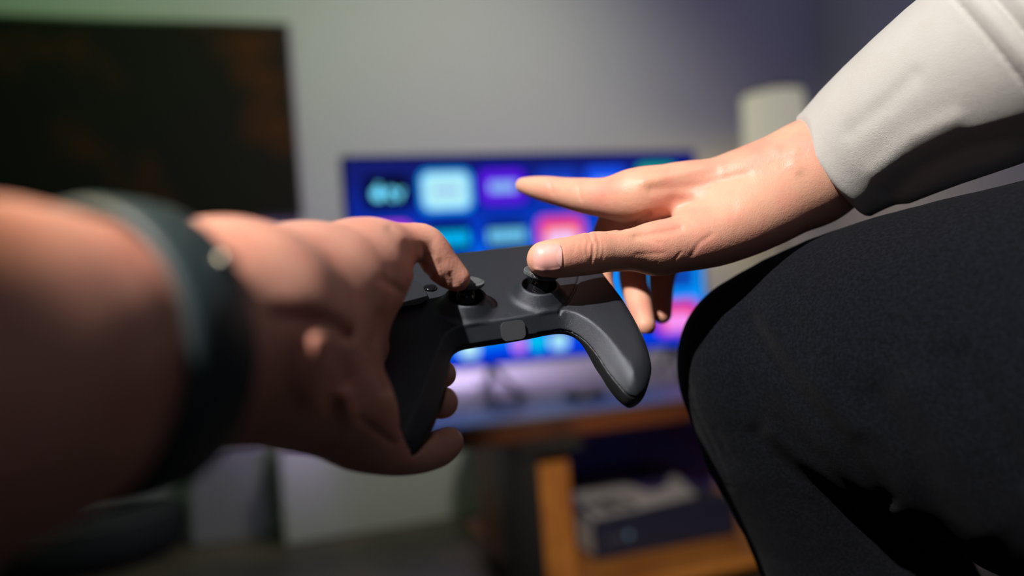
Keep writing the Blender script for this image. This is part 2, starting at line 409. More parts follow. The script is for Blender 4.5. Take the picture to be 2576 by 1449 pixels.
# screen: a backlit picture whose own colours run from navy to azure
sm = bpy.data.materials.new('screen_picture'); sm.use_nodes = True; nt = sm.node_tree; nt.nodes.clear(); L = nt.links
tcn = nt.nodes.new('ShaderNodeTexCoord'); sp = nt.nodes.new('ShaderNodeSeparateXYZ'); rp = nt.nodes.new('ShaderNodeValToRGB'); emn = nt.nodes.new('ShaderNodeEmission'); on = nt.nodes.new('ShaderNodeOutputMaterial')
ma = nt.nodes.new('ShaderNodeMath'); ma.operation = 'MULTIPLY_ADD'
ma.inputs[1].default_value = 1.0/(tz1-tz0); ma.inputs[2].default_value = -tz0/(tz1-tz0)
geo = nt.nodes.new('ShaderNodeNewGeometry')
L.new(geo.outputs['Position'], sp.inputs[0]); L.new(sp.outputs[2], ma.inputs[0])
mx = nt.nodes.new('ShaderNodeMath'); mx.operation = 'MULTIPLY_ADD'; mx.inputs[1].default_value = -.10; L.new(sp.outputs[0], mx.inputs[0]); L.new(ma.outputs[0], mx.inputs[2])
L.new(mx.outputs[0], rp.inputs[0])
for p, c in ((0, lin(0, 60, 225)), (.02, lin(0, 130, 255)), (.20, lin(0, 160, 255)), (.45, lin(0, 110, 245)), (.56, lin(4, 66, 208)), (.72, lin(12, 38, 150)), (.90, lin(20, 28, 108))):
    if p == 0: e = rp.color_ramp.elements[0]; e.position = 0
    elif p == .90: e = rp.color_ramp.elements[-1]; e.position = .90
    else: e = rp.color_ramp.elements.new(p)
    e.color = (*c, 1)
L.new(rp.outputs[0], emn.inputs[0]); emn.inputs[1].default_value = 1.0; L.new(emn.outputs[0], on.inputs[0])
box('screen', (tx0, TVY-.001, tz0), (tx1, TVY+.005, tz1), sm, tv)
def em_mat(name, c, s=1.0): return mat(name, (0, 0, 0), .5, spec=0, emit=lin(*c), estr=s)
def rr_plate(name, cx, cz, w, h, r, m, y, parent):
    return plate(name, [np.array([a, y, b]) for a, b in rrect(cx, cz, w, h, r)], (0, -1, 0), .0006, m, parent)
def tile(px, py, col, txt=None, dark=None, w=.125, h=.088, brd=None):
    """one app tile centred at a point of the screen, with its lettering"""
    p = onY(px, py, TVY); x = p[0]; z = p[2]
    x = min(max(x, tx0+w/2+.004), tx1-w/2-.004); z = min(max(z, tz0+h/2+.004), tz1-h/2-.004)
    if brd: rr_plate('tile_halo', x, z, w+.02, h+.02, .026, em_mat('halo', brd), TVY-.0012, tv)
    t = rr_plate('app_tile', x, z, w, h, .020, em_mat('tile', col), TVY-.0020, tv)
    if txt:
        tcol, kind = txt; tm = em_mat('lettering', tcol[:3], tcol[3] if len(tcol) > 3 else 1)
        if kind == 'tv':
            rr_plate('fruit_logo', x-.026, z-.004, .030, .032, .014, tm, TVY-.0030, t)
            rr_plate('fruit_leaf', x-.023, z+.018, .007, .012, .003, tm, TVY-.0030, t)
            cu = bpy.data.curves.new('lettering', 'FONT'); cu.body = 'tv'; cu.size = .056; cu.extrude = .0003; cu.align_x = 'CENTER'; cu.align_y = 'CENTER'; cu.offset = .0012
            lo = bpy.data.objects.new('lettering_tmp', cu); COL.objects.link(lo)
            bpy.context.view_layer.update()
            me = bpy.data.meshes.new_from_object(lo.evaluated_get(bpy.context.evaluated_depsgraph_get())); bpy.data.objects.remove(lo)
            V = np.array([[v.co.x, -v.co.z, v.co.y] for v in me.vertices])+np.array([x+.020, TVY-.0032, z-.002])
            o = mesh('lettering', V, [tuple(q.vertices) for q in me.polygons], tm, t, False)
        elif kind == 'card':
            rr_plate('tile_card', x, z-.012, w*.74, h*.62, .012, tm, TVY-.0030, t)
        else:
            n, lw, lh = kind                     # a word too blurred to read: separate letter strokes
            for k in range(n):
                lx = x+(k-(n-1)/2)*lw*1.35
                rr_plate('letter_stroke', lx, z, lw, lh, lw*.3, tm, TVY-.0030, t)
    return t
tile(975, 484, (6, 10, 30), ((110, 215, 255, 1.5), 'tv'))
tile(1122, 480, (178, 240, 250), ((150, 170, 235), (7, .0075, .018)), brd=(0, 165, 255), h=.094)
tile(1264, 470, (96, 30, 225), ((150, 215, 255), (6, .0095, .028)), brd=(18, 0, 190))
tile(1404, 466, (22, 60, 190), ((60, 140, 235), (5, .010, .02)))
tile(1524, 460, (24, 84, 245), ((120, 180, 255), (5, .010, .02)))
tile(1652, 450, (22, 165, 130), ((190, 240, 220), (5, .010, .02)))
tile(975, 603, (190, 60, 235), ((250, 200, 255), (4, .012, .03)))
tile(1130, 600, (8, 22, 80), ((0, 190, 255, 1.2), (5, .016, .036)))
tile(1275, 592, (8, 34, 110), ((120, 215, 255, 1.1), (7, .0115, .034)))
tile(1412, 590, (245, 62, 70), ((245, 200, 250), 'card'), brd=(190, 80, 235))
tile(1545, 580, (10, 60, 190), ((90, 170, 255), (5, .012, .03)))
tile(1690, 560, (30, 100, 220), ((90, 170, 255), (5, .012, .03)))
tile(1560, 700, (12, 140, 250)); tile(1700, 690, (10, 80, 190), ((20, 40, 110), (5, .010, .02)))
tile(1275, 720, (200, 40, 80), ((255, 210, 220), (4, .012, .03))); tile(1420, 710, (20, 120, 200))
tile(1705, 797, (232, 30, 110), ((250, 150, 245), 'card'), brd=(150, 60, 235), h=.084)
tile(1560, 810, (10, 90, 220)); tile(1430, 800, (30, 60, 160)); tile(1130, 740, (10, 60, 190)); tile(1275, 800, (200, 220, 255))
for px, py, c in ((1180, 878, (190, 245, 250)), (1305, 866, (215, 130, 240)), (1352, 862, (0, 215, 240)), (1405, 858, (175, 240, 255))):
    p = onY(px, py, TVY)
    rr_plate('dock_icon', p[0], p[2], .052 if px in (1180, 1405) else .036, .044, .014, em_mat('dock_icon', c), TVY-.0020, tv)
for fx, sp_ in ((onY(1240, 920, TVY)[0], 1), (onY(1700, 880, TVY)[0], -1)):
    ft = tube('foot', [(fx-.012, TVY+.01, tz0-.004), (fx-.018, TVY-.03, TZ+.06), (fx-.042, TVY-.10, TZ+.011), (fx-.030, TVY-.115, TZ+.011)], .0065, tvb, tv)
    tube('foot', [(fx-.004, TVY+.01, tz0-.004), (fx+.012, TVY-.03, TZ+.06), (fx+.045, TVY-.085, TZ+.012), (fx+.05, TVY-.10, TZ+.012)], .0085, tvb, tv)
    tube('foot', [(fx, TVY+.025, tz0-.004), (fx, TVY+.06, TZ+.05), (fx, TVY+.13, TZ+.010)], .007, tvb, tv)
    box('foot_bar', (fx-.05, TVY-.112, TZ+.0022), (fx+.055, TVY-.090, TZ+.010), tvb, tv, bev=.002)
led = mat('violet_led', (0, 0, 0), .5, spec=0, emit=(.58, .34, 1), estr=40)
box('backlight_strip', (tx0+.03, TVY+.036, tz0+.03), (tx1-.03, TVY+.042, tz0+.045), led, tv)
for xx in (tx0+.03, tx1-.045): box('backlight_strip', (xx, TVY+.036, tz0+.05), (xx+.015, TVY+.042, tz1-.05), mat('violet_led_side', (0, 0, 0), .5, spec=0, emit=(.5, .4, 1), estr=6), tv)

# ---- small things on the table
pk = onZ(1470, 1000, TZ)
pt = empty('round_puck', (pk[0], pk[1], TZ), 'flat black round disc lying on the glossy table top in front of the television', 'device')
lathe('puck_body', [(0, .001), (.052, .001), (.056, .004), (.056, .014), (.052, .018), (.045, .0185), (0, .0185)], (pk[0], pk[1], TZ), (0, 0, 1), tvb, pt)
lathe('puck_ring', [(.040, .0185), (.044, .0185), (.044, .0200), (.040, .0200)], (pk[0], pk[1], TZ), (0, 0, 1), mat('puck_ring', (.05, .05, .06), .25), pt, closed=True)
q = [onZ(1182, 940, TZ+.05), onZ(1188, 965, TZ+.03), onZ(1200, 1000, TZ+.004), onZ(1225, 1012, TZ+.004), onZ(1262, 1012, TZ+.004), onZ(1290, 990, TZ+.004)]
q = [p+np.array([-.03, -.20, 0]) for p in q]; tag(tube('cable', spline(q, 5), .0025, tvb), 'thin black cable drooping behind the television foot onto the table', 'cable')

# ---- floor lamp with pleated shade
lx, ly = 2.04, 2.7
lp = empty('floor_lamp', (lx, ly, 0), 'slim floor lamp with a pale pleated drum shade in the right corner', 'lamp')
V = []; Fs = []; ns = 96
for i in range(ns):
    a = 2*PI*i/ns; r = .112+(.006 if i % 4 < 2 else -.003)
    V += [np.array([lx+r*math.cos(a), ly+r*math.sin(a), 1.505]), np.array([lx+(r+.012)*math.cos(a), ly+(r+.012)*math.sin(a), 1.17])]
for i in range(ns): j = (i+1) % ns; Fs.append((2*i, 2*j, 2*j+1, 2*i+1))
mesh('lamp_shade', V, Fs, mat('shade_cloth', (.75, .72, .62), .8, emit=lin(165, 162, 128), estr=.62), lp, False)
lathe('shade_ring', [(.108, 1.503), (.12, 1.503), (.12, 1.51), (.108, 1.51)], (lx, ly, 0), (0, 0, 1), dark_m, lp, closed=True)
lathe('pole', [(0, .0), (.12, 0), (.12, .015), (.012, .022), (.009, .03), (.009, 1.5), (0, 1.5)], (lx, ly, 0), (0, 0, 1), dark_m, lp, seg=24)
lathe('bulb', [(0, 1.38), (.02, 1.37), (.03, 1.34), (.02, 1.30), (.012, 1.27), (0, 1.27)], (lx, ly+.0, 0), (0, 0, 1), mat('bulb_glow', (.8, .8, .8), .5, emit=(1, .85, .5), estr=1.5), lp, seg=20)
bl = bpy.data.lights.new('bulb_light', 'POINT'); bl.energy = 3.5; bl.color = (1, .82, .45); bl.shadow_soft_size = .04
blo = bpy.data.objects.new('bulb_light', bl); COL.objects.link(blo); blo.location = (lx, ly, 1.08)

# ================================================================ GAMEPAD
Oc = cs(1262, 735, .43); Uc = nrm([.94, .13, .31]); Nc = np.array([.045, .865, -.5]); Nc = nrm(Nc-Nc@Uc*Uc)
Vc = np.cross(Nc, Uc); Vc = Vc if Vc[2] > 0 else -Vc
def sstep(a, b, x): t = np.clip((x-a)/(b-a), 0, 1); return t*t*(3-2*t)
def drop(v): q = -.030-v; return .36*.010*np.log1p(np.exp(np.clip(q/.010, -30, 30)))
def loc(P): Q = P-Oc; return Q@Uc, Q@Vc, Q@Nc
def l2c(u, v, n): return Oc+u*Uc+v*Vc+n*Nc
def onpad(px, py, h):
    a, b = .25, .6
    for _ in range(50):
        m = (a+b)/2; u, v, n = loc(cs(px, py, m))
        if n+drop(v) > h: a = m
        else: b = m
    return np.array([u, v])
ST = .0092                                     # seam level below the face
inner = [onpad(x, y, -ST) for x, y in [(1139, 892), (1150, 879), (1176, 868), (1263, 855), (1332, 843), (1386, 832), (1420, 830), (1450, 842), (1477, 864), (1503, 897), (1523, 929), (1547, 960), (1572, 988)]]
outer = [onpad(x, y, -.010) for x, y in [(1590, 1000), (1606, 1000), (1624, 986), (1636, 955), (1638, 925), (1622, 868), (1590, 805), (1560, 757), (1520, 705)]]
linner = [onpad(x, y, -ST) for x, y in [(1066, 1100), (1092, 1055), (1110, 1005), (1123, 950), (1131, 915)]]
print('OUT', [tuple(np.round(p*1000, 1)) for p in linner], [tuple(np.round(p*1000, 1)) for p in inner], [tuple(np.round(p*1000, 1)) for p in outer])
tipL = linner[0]
ctrl = linner+inner+outer+[np.array(p)/1000 for p in [(70, 30), (64, 46), (50, 53.5), (20, 54.5), (-15, 54.5), (-50, 54), (-67, 45), (-75, 25), (-80, 0), (-85, -30), (-88, -55), (-86, -74)]]+[tipL+np.array([-.014, -.006]), tipL+np.array([-.006, -.0055])]
cl = ctrl; poly = []
for i in range(len(cl)):
    p0, p1, p2, p3 = cl[i-1], cl[i], cl[(i+1) % len(cl)], cl[(i+2) % len(cl)]
    for s in range(10):
        t = s/10; poly.append(.5*(2*p1+(p2-p0)*t+(2*p0-5*p1+4*p2-p3)*t*t+(3*p1-p0-3*p2+p3)*t**3))
poly = np.array(poly)
def pdist(u, v):
    """signed distance to the gamepad outline"""
    best = np.full(len(u), 1e9); inside = np.zeros(len(u), bool)
    for a, b in zip(poly, np.roll(poly, -1, 0)):
        ab = b-a; t = np.clip(((u-a[0])*ab[0]+(v-a[1])*ab[1])/(ab@ab+1e-15), 0, 1)
        best = np.minimum(best, (u-a[0]-t*ab[0])**2+(v-a[1]-t*ab[1])**2)
        c = (a[1] > v) != (b[1] > v); inside ^= c & (u < a[0]+(v-a[1])*ab[0]/(ab[1] if abs(ab[1]) > 1e-12 else 1e-12))
    return np.where(inside, -1, 1)*np.sqrt(best)
_gu = np.arange(-.115, .096, .0005); _gv = np.arange(-.125, .076, .0005)
_gd = pdist(*[a.ravel() for a in np.meshgrid(_gu, _gv, indexing='ij')]).reshape(len(_gu), len(_gv))
for _ in range(2):      # a light smoothing of the corner lines
    _gd[1:-1, 1:-1] = (_gd[1:-1, 1:-1]*4+_gd[:-2, 1:-1]+_gd[2:, 1:-1]+_gd[1:-1, :-2]+_gd[1:-1, 2:])/8
def pdist(u, v):
    a = np.clip((u+.115)/.0005, 0, len(_gu)-1.01); b = np.clip((v+.125)/.0005, 0, len(_gv)-1.01); i = a.astype(int); j = b.astype(int); a = a-i; b = b-j
    return (_gd[i, j]*(1-a)+_gd[i+1, j]*a)*(1-b)+(_gd[i, j+1]*(1-a)+_gd[i+1, j+1]*a)*b
def stick_base(px, py):
    r = cs(px, py, 1.); t = (Oc@Nc+.0062)/(r@Nc); u, v, n = loc(r*t); return np.array([u, v])
SL = stick_base(1172, 741); SR = stick_base(1357, 713)
def pad_all(P):
    u, v, n = loc(P); z = n+drop(v); d = pdist(u, v)
    cR = .046-.006*sstep(-.03, -.09, -v*0+v); cR = .050-.010*np.clip((-.02-v)/.07, 0, 1); cL = -.060-.008*np.clip((-.02-v)/.07, 0, 1)
    w = np.maximum(1/(1+np.exp(np.clip(-(u-cR)/.0022, -40, 40))), 1/(1+np.exp(np.clip((u-cL)/.0022, -40, 40))))
    w = np.maximum(w, 1/(1+np.exp(np.clip(-(v-.01)/.005, -40, 40))))
    q = -d
    c = .0056+.0026*sstep(.032, .058, -v)
    f_in = (z*c+ST*c-q*ST)/np.sqrt(c*c+ST*ST)
    R = .016*np.ones_like(v); R = np.where(v > 0, .016-.009*sstep(0, .04, v), R)
    e = np.sqrt((np.clip(R-q, 0, None)/R)**2+(np.clip(z+ST, 0, None)/ST)**2)
    f_out = (e-1)*.0105
    # face: gently domed, falling off over the grips
    top = z-(-.0008-.9*np.clip(np.abs(u+.005)-.045, 0, None)**1.5*.55)
    up = smax(smax(f_in*(1-w)+f_out*w, d, .0005), top, .0007)
    Bz = (.0068+.0105*sstep(.028, .045, -v))*(.16+.84*sstep(-.094, -.060, v)); Rb = .0105
    e2 = (np.clip(Rb-q, 0, None)/Rb)**2.6; e2 = np.power(e2+(np.clip(-ST-z, 0, None)/Bz)**2.2+1e-9, .42)
    lo_ = np.maximum((e2-1)*.011, -(z+ST)-Bz)
    return u, v, z, d, up, lo_
arc_l = [onpad(x, y, 0) for x, y in [(1462, 672), (1455, 700), (1445, 728), (1430, 755), (1408, 777)]]
def f_chamfer(u, v, z, d):
    c = .0056; return (z*c+ST*c+d*ST)/np.sqrt(c*c+ST*ST)
def pad_upper(P):
    u, v, z, d, up, lo_ = pad_all(P)
    f = np.maximum(up, -(z+ST))
    for c in (SL, SR):
        r = np.sqrt((u-c[0])**2+(v-c[1])**2)
        co = smax(z-.0062, (r-(.0104+(.0062-z)*.64))*.84, .0005); co = np.maximum(np.maximum(co, -(z+.0006)), f_chamfer(u, v, z, d)-.0012)
        f = smin(f, co, .0022)
        f = np.maximum(f, -np.maximum(r-(.0074+.33*np.clip(z-.0005, 0, .0058)), -(z+.0045)))
    g = np.full(len(u), 1e9)
    for a, b in zip(arc_l[:-1], arc_l[1:]):
        ab = b-a; t = np.clip(((u-a[0])*ab[0]+(v-a[1])*ab[1])/(ab@ab), 0, 1); g = np.minimum(g, (u-a[0]-t*ab[0])**2+(v-a[1]-t*ab[1])**2)
    return f+.0010*np.exp(-g/(.0008**2))
def pad_lower(P):
    u, v, z, d, up, lo_ = pad_all(P)
    return np.maximum(lo_+.0004, z+ST+.0005)
def pad_solid(P):
    u, v, z, d, up, lo_ = pad_all(P)
    f = np.where(z > -ST, up, lo_)
    for c in (SL, SR):
        r = np.sqrt((u-c[0])**2+(v-c[1])**2); f = np.minimum(f, np.maximum(r-.0106, np.abs(z)-.006))
    return f
NW = (c2w(Oc+Nc)-c2w(Oc))[0]; UW = (c2w(Oc+Uc)-c2w(Oc))[0]; VW = (c2w(Oc+Vc)-c2w(Oc))[0]
def padw(u, v, n): return c2w(l2c(u, v, n))[0]
gp = empty('game_controller', padw(0, 0, -.02), 'dark grey game controller with two thumbsticks held between the two hands', 'game controller')
shell_m = mat('graphite_plastic', (.045, .050, .062), .29, metal=.5, spec=.6, bump=[('noise', 4200, .00016)])
lower_m = mat('black_plastic', (.018, .019, .022), .42, spec=.5, bump=[('noise', 2600, .00010)])
gloss_m = mat('gloss_black', (.006, .006, .008), .12, spec=.6)
corn = [l2c(u, v, n) for u in (-.096, .076) for v in (-.105, .060) for n in (-.060, .010)]
clo = np.min(corn, 0); chi = np.max(corn, 0)
def rot_implicit(name, F, h, m, parent, nlo, nhi):
    """mesh in the gamepad's own axes so that the flat face meshes cleanly"""
    G = lambda Q: F(Oc+Q[:, :1]*Uc+Q[:, 1:2]*Vc+(Q[:, 2:]-drop(Q[:, 1:2]))*Nc)
    pos, Q = nets(G, (-.100, -.112, nlo), (.080, .062, nhi), h)
    P = Oc+pos[:, :1]*Uc+pos[:, 1:2]*Vc+(pos[:, 2:]-drop(pos[:, 1:2]))*Nc
    if np.linalg.det(np.array([Uc, Vc, Nc])) < 0: pass
    else: Q = Q[:, ::-1]
    return mesh(name, c2w(P), Q, m, parent)
rot_implicit('upper_shell', pad_upper, .0006, shell_m, gp, -.018, .008)
rot_implicit('lower_shell', pad_lower, .0009, lower_m, gp, -.036, -.012)
def stick(c, cap_px, tilt, lab):
    base = padw(c[0], c[1], .0008); ax = nrm(NW+tilt[0]*UW+tilt[1]*VW)
    st = lathe('thumbstick', [(0, -.004), (.0066, -.004), (.0069, -.001), (.0068, .001), (.0062, .0034), (.0052, .0052), (.0045, .0064), (.0045, .0090), (0, .0090)], base, ax, gloss_m, gp)
    prof = [(.0, .0085), (.0060, .0085), (.0086, .0092), (.0092, .0098), (.0093, .0112), (.0090, .0122), (.0082, .0127), (.0070, .0122), (.0040, .0115), (0, .0113)]
    lathe('stick_cap', prof, base, ax, mat('stick_rubber', (.07, .074, .08), .55), st)
    # knurled rim: fine teeth round the cap
    a = ax; e1 = nrm(np.cross(a, [.3, .2, .9])); e2 = np.cross(a, e1); V = []; Fs = []
    n = 76
    for i in range(n):
        for ph, r in ((-.30, .0091), (-.18, .0096), (.18, .0096), (.30, .0091)):
            t = 2*PI*(i+ph)/n; d = math.cos(t)*e1+math.sin(t)*e2
            for hh in (.0098, .0103, .0119, .0124): V.append(base+a*hh+d*(r-(.0004 if hh in (.0098, .0124) else 0)))
    m_ = 4*n
    for i in range(m_):
        j = (i+1) % m_
        for k in range(3): Fs.append((4*i+k, 4*j+k, 4*j+k+1, 4*i+k+1))
    o = mesh('knurled_rim', V, Fs, mat('rim_rubber', (.17, .18, .19), .5), st, False); tag(o, 'grey finely ribbed rim')
stick(SR, None, (.15, .18), 'r'); stick(SL, None, (.06, .26), 'l')
# front tab
t0 = onpad(1265, 838, -.004); t1 = onpad(1325, 828, -.004); tcx = (t0[0]+t1[0])/2; tw = abs(t1[0]-t0[0]); TH = .0086
vf = float(np.interp(tcx, [inner[3][0], inner[4][0]], [inner[3][1], inner[4][1]]))
o_ = rrect(0, 0, tw, TH, .0026)
def tabp(a, b):      # b runs up the chamfered front face
    z = -ST+.0036+b; return padw(tcx+a, vf+.0056*(z+ST)/ST*.9-.0003, z-drop(vf))
P0 = [tabp(a, b) for a, b in o_]
nv = nrm(-VW*ST+NW*.0054)
tb_ = plate('front_tab', P0, nv, .0011, mat('tab_plastic', (.060, .063, .070), .45, bump=[('noise', 2400, .00012)]), gp)
# left buttons
c_ = onpad(1082, 722, 0)
lathe('menu_button', [(0, .0), (.0036, .0), (.0036, .0012), (.0028, .0018), (0, .0019)], padw(c_[0], c_[1], -.0012), NW, gloss_m, gp, seg=24)
c_ = onpad(1008, 742, 0)
o_ = [padw(c_[0]+a, c_[1]+b, -.0016) for a, b in rrect(0, 0, .026, .026, .008)]
plate('control_pad', o_, NW, .0026, mat('pad_plastic', (.022, .024, .028), .3), gp)

# ================================================================ PEOPLE
skin_r = mat('skin_right', lin(218, 164, 138), .46, spec=.4, sss=(.22, (1, .32, .16), .006), mottle=(38, lin(216, 142, 124), .40, .75), bump=[('voronoi', 1500, .00009), ('noise', 420, .00014)])  # own skin tone of the right-hand person
skin_l = mat('skin_left', lin(214, 156, 136), .5, spec=.35, sss=(.25, (1, .28, .14), .007), mottle=(45, lin(204, 134, 116), .40, .75), bump=[('voronoi', 1200, .0001), ('noise', 380, .00012)])
def hand(palm, kp, fingers, kf, minus, D=None, off=.0003):
    def f(P):
        r = None
        for g in palm:
            q = g(P); r = q if r is None else smin(r, q, kp)
        t = r
        for g, k in fingers: t = np.minimum(t, smin(r, g(P), k or kf))
        if D is not None: t = t+D(P)
        if minus is not None: t = np.maximum(t, off-minus(P))
        return t
    return f
# a fast stand-in for the solid gamepad: sampled once on a grid, looked up by interpolation
def grid_of(F, lo, hi, h):
    lo = np.array(lo); n = (np.ceil((np.array(hi)-lo)/h).astype(int)+1)
    g = [lo[i]+h*np.arange(n[i]) for i in range(3)]
    V = F(np.stack(np.meshgrid(*g, indexing='ij'), -1).reshape(-1, 3)).reshape(n)
    def f(P):
        q = (P-lo)/h; out = (q < 0).any(1) | (q > n-1.001).any(1); q = np.clip(q, 0, n-1.001); i = q.astype(int); t = q-i; r = 0
        for a in (0, 1):
            for b in (0, 1):
                for c in (0, 1):
                    w = (t[:, 0] if a else 1-t[:, 0])*(t[:, 1] if b else 1-t[:, 1])*(t[:, 2] if c else 1-t[:, 2])
                    r = r+w*V[i[:, 0]+a, i[:, 1]+b, i[:, 2]+c]
        r[out] = .05
        return r
    return f
pad_s = grid_of(pad_solid, clo-.004, chi+.004, .0015)
def caps(P):
    r_ = None
    for c, tl in ((SR, (.15, .18)), (SL, (.06, .26))):
        a = nrm(Nc+tl[0]*Uc+tl[1]*Vc); b = l2c(c[0], c[1], .0008); q = P-b; z = q@a; r = np.sqrt(np.maximum((q**2).sum(1)-z*z, 0))
        d = np.maximum(r-.0096, np.abs(z-.0060)-.0066); r_ = d if r_ is None else np.minimum(r_, d)
    return r_
def solid(P): return np.minimum(pad_s(P), caps(P))

# ---------------- right-hand person
pr_ = empty('person', c2w(cs(2300, 900, .48))[0], 'person at right in cream sweatshirt and black trousers, reaching in to press right thumbstick', 'person')
r_palm = [chain([(1600, 492, .478, 60), (1700, 474, .478, 66), (1800, 470, .478, 72), (1900, 450, .478, 86), (2040, 425, .48, 112)]),
          chain([(1625, 497, .500, 56), (1750, 480, .500, 64), (1900, 450, .495, 80)]),
          chain([(1660, 520, .520, 54), (1780, 500, .515, 64), (1920, 470, .50, 76)]),
          chain([(1700, 560, .535, 52), (1800, 540, .53, 62), (1930, 500, .505, 76)]),
          chain([(1655, 625, .452, 58), (1730, 608, .458, 74), (1820, 572, .466, 92), (1920, 520, .473, 104), (2030, 455, .48, 112)]),
          chain([(2040, 432, .48, 116), (2140, 375, .478, 122), (2320, 270, .465, 140)])]
r_thumb = chain([(1371, 652, .4190, 46), (1402, 649, .4200, 50), (1440, 645, .4235, 51), (1492, 636, .431, 54), (1530, 633, .436, 51), (1580, 628, .443, 54), (1655, 625, .452, 58)])
r_index = chain([(1317, 466, .522, 20), (1342, 470, .517, 27), (1380, 477, .510, 34), (1420, 484, .503, 38), (1462, 491, .495, 44), (1510, 496, .487, 49), (1560, 497, .481, 56), (1610, 492, .478, 60)])
r_mid = chain([(1625, 500, .500, 55), (1560, 540, .515, 46), (1525, 610, .525, 40), (1508, 690, .520, 34), (1522, 748, .508, 30), (1532, 780, .50, 26)])
r_ring = chain([(1665, 525, .520, 52), (1615, 590, .54, 46), (1595, 660, .545, 38), (1594, 710, .537, 35), (1608, 765, .522, 32), (1622, 819, .508, 27)])
r_pink = chain([(1705, 565, .535, 50), (1680, 630, .55, 40), (1665, 700, .55, 33), (1664, 750, .542, 28), (1665, 790, .532, 24)])
arcs = lambda cx, y0, y1, b: [(cx-b, y0), (cx+b*.3, (2*y0+y1)/3), (cx+b*.3, (y0+2*y1)/3), (cx-b, y1)]
R_D = grooves([([(1448, 612), (1444, 634)], 3.0, .00016, .3, .445), ([(1494, 600), (1486, 622), (1496, 650)], 3.4, -.0003, .3, .445), ([(1585, 592), (1660, 610)], 5, .0003, .3, .46), ([(1600, 640), (1670, 636)], 5, .0003, .3, .46), ([(1740, 640), (1760, 610), (1790, 590)], 6, .0004, .3, .47), ([(1700, 500), (1760, 520), (1840, 520)], 18, .0009, .3, .48), ([(1820, 430), (1930, 400), (2000, 380)], 14, -.0006, .3, .49),
               (arcs(1489, 583, 674, 9), 3.6, .00065, .3, .445), ([(1474, 590), (1480, 606), (1476, 632), (1482, 655)], 3.4, .00030, .3, .445), ([(1500, 588), (1508, 610), (1506, 640)], 3.4, .00034, .3, .445),
               ([(1466, 602), (1462, 625), (1468, 644)], 3.2, .00022, .3, .445), ([(1516, 606), (1520, 630), (1515, 652)], 3.2, .00020, .3, .445),
               ([(1560, 574), (1590, 562), (1612, 548), (1632, 537)], 6, .0016, .3, .49),
               ([(1600, 596), (1640, 590), (1680, 583), (1712, 575)], 9, .0009, .3, .47),
               ([(1690, 668), (1698, 650), (1712, 634)], 3, .0004, .3, .47), ([(1632, 676), (1650, 660)], 3, .0003, .3, .47),
               ([(1620, 455), (1720, 432), (1850, 402), (1950, 372)], 15, -.0012, .3, .49), ([(1640, 478), (1760, 466), (1880, 440)], 12, .0007, .3, .49),
               ([(1385, 462), (1390, 485)], 5, .0004, .3, .52), ([(1455, 468), (1462, 500)], 5, .0004, .3, .52),
               ([(1345, 676), (1375, 686), (1412, 678)], 3.5, -.0005, .3, .44),
               ([(1996, 414), (2006, 424)], 14, -.0008, .3, .49)])
# nail bed: shallow rebate framed by the nail folds
nailc = (1378, 648); 
def nail_uv(s, t):
    """s along the nail (tip -1 .. root 1), t across, to photo pixels"""
    a = math.radians(-3); x = s*(37 if s > 0 else 38); y = t*(36-2.5*abs(s))
    y *= math.sqrt(max(0, 1-.30*s*s)) ; x *= math.sqrt(max(0, 1-.26*t*t))
    return nailc[0]+x*math.cos(a)-y*math.sin(a), nailc[1]+x*math.sin(a)+y*math.cos(a)
rim = [nail_uv(*p) for p in [(-.6, 1), (0, 1), (.6, 1), (1, .9), (1, .3), (1, -.3), (1, -.9), (.6, -1), (0, -1), (-.6, -1)]]
R_D2 = grooves([(rim, 3.0, .0004, .3, .44)])
# the cuff: a hollow tube cut square across the wrist
sl0 = cs(2092, 424, .48); slax = nrm(cs(2420, 200, .44)-cs(2092, 424, .48))
F_r = hand(r_palm, .012, [(r_thumb, .010), (r_index, .010), (r_mid, .008), (r_ring, .008), (r_pink, .008)], .008, solid, lambda P: R_D(P)+R_D2(P)+.00012*wob(P, 160, 3))
F_r0 = hand(r_palm, .012, [(r_thumb, .010)], .008, None, R_D)
implicit('body', F_r, cs(1290, 880, .40)*[1, 1, 1]-[.005, .0, .0], (.30, .13, .60), .0008, skin_r, pr_)
# thumbnail
n_ = 16; V = []; Fs = []; cols = []
for side in (0, 1):
    for i in range(n_+1):
        for j in range(n_+1):
            s_ = -1+2*i/n_; t_ = -1+2*j/n_
            # square to rounded square
            ss = s_*math.sqrt(1-(.22 if s_ > 0 else .34)*t_*t_); tt = t_*math.sqrt(1-.22*s_*s_)
            py = nailc[1]+tt*34+ss*-2
            px = nailc[0]+ss*37
            p = trace(F_r0, px, py, .39, .47, 50)
            e = .02; g0 = nrm([0, .35, -1])
            lift = (.00020 if side == 0 else -.0008)+(.0003*(1-max(abs(s_), abs(t_))**3) if side == 0 else 0)
            V.append(p+g0*lift)
for side in (0, 1):
    o_ = side*(n_+1)**2
    for i in range(n_):
        for j in range(n_):
            a = o_+i*(n_+1)+j; q = (a, a+n_+1, a+n_+2, a+1)
            Fs.append(q if side else q[::-1])
bd = [i*(n_+1) for i in range(n_+1)]+[n_*(n_+1)+j for j in range(1, n_+1)]+[i*(n_+1)+n_ for i in range(n_-1, -1, -1)]+[j for j in range(n_-1, 0, -1)]
for k in range(len(bd)):
    a = bd[k]; b = bd[(k+1) % len(bd)]; Fs.append((a, b, b+(n_+1)**2, a+(n_+1)**2))
nail_m = mat('nail', lin(236, 170, 160), .45, spec=.5, sss=(.3, (1, .4, .3), .003), bump=[('wave', 20, .00003)])
no = mesh('thumbnail', c2w(np.array(V)), Fs, nail_m, pr_); tag(no, 'glossy pink thumbnail')
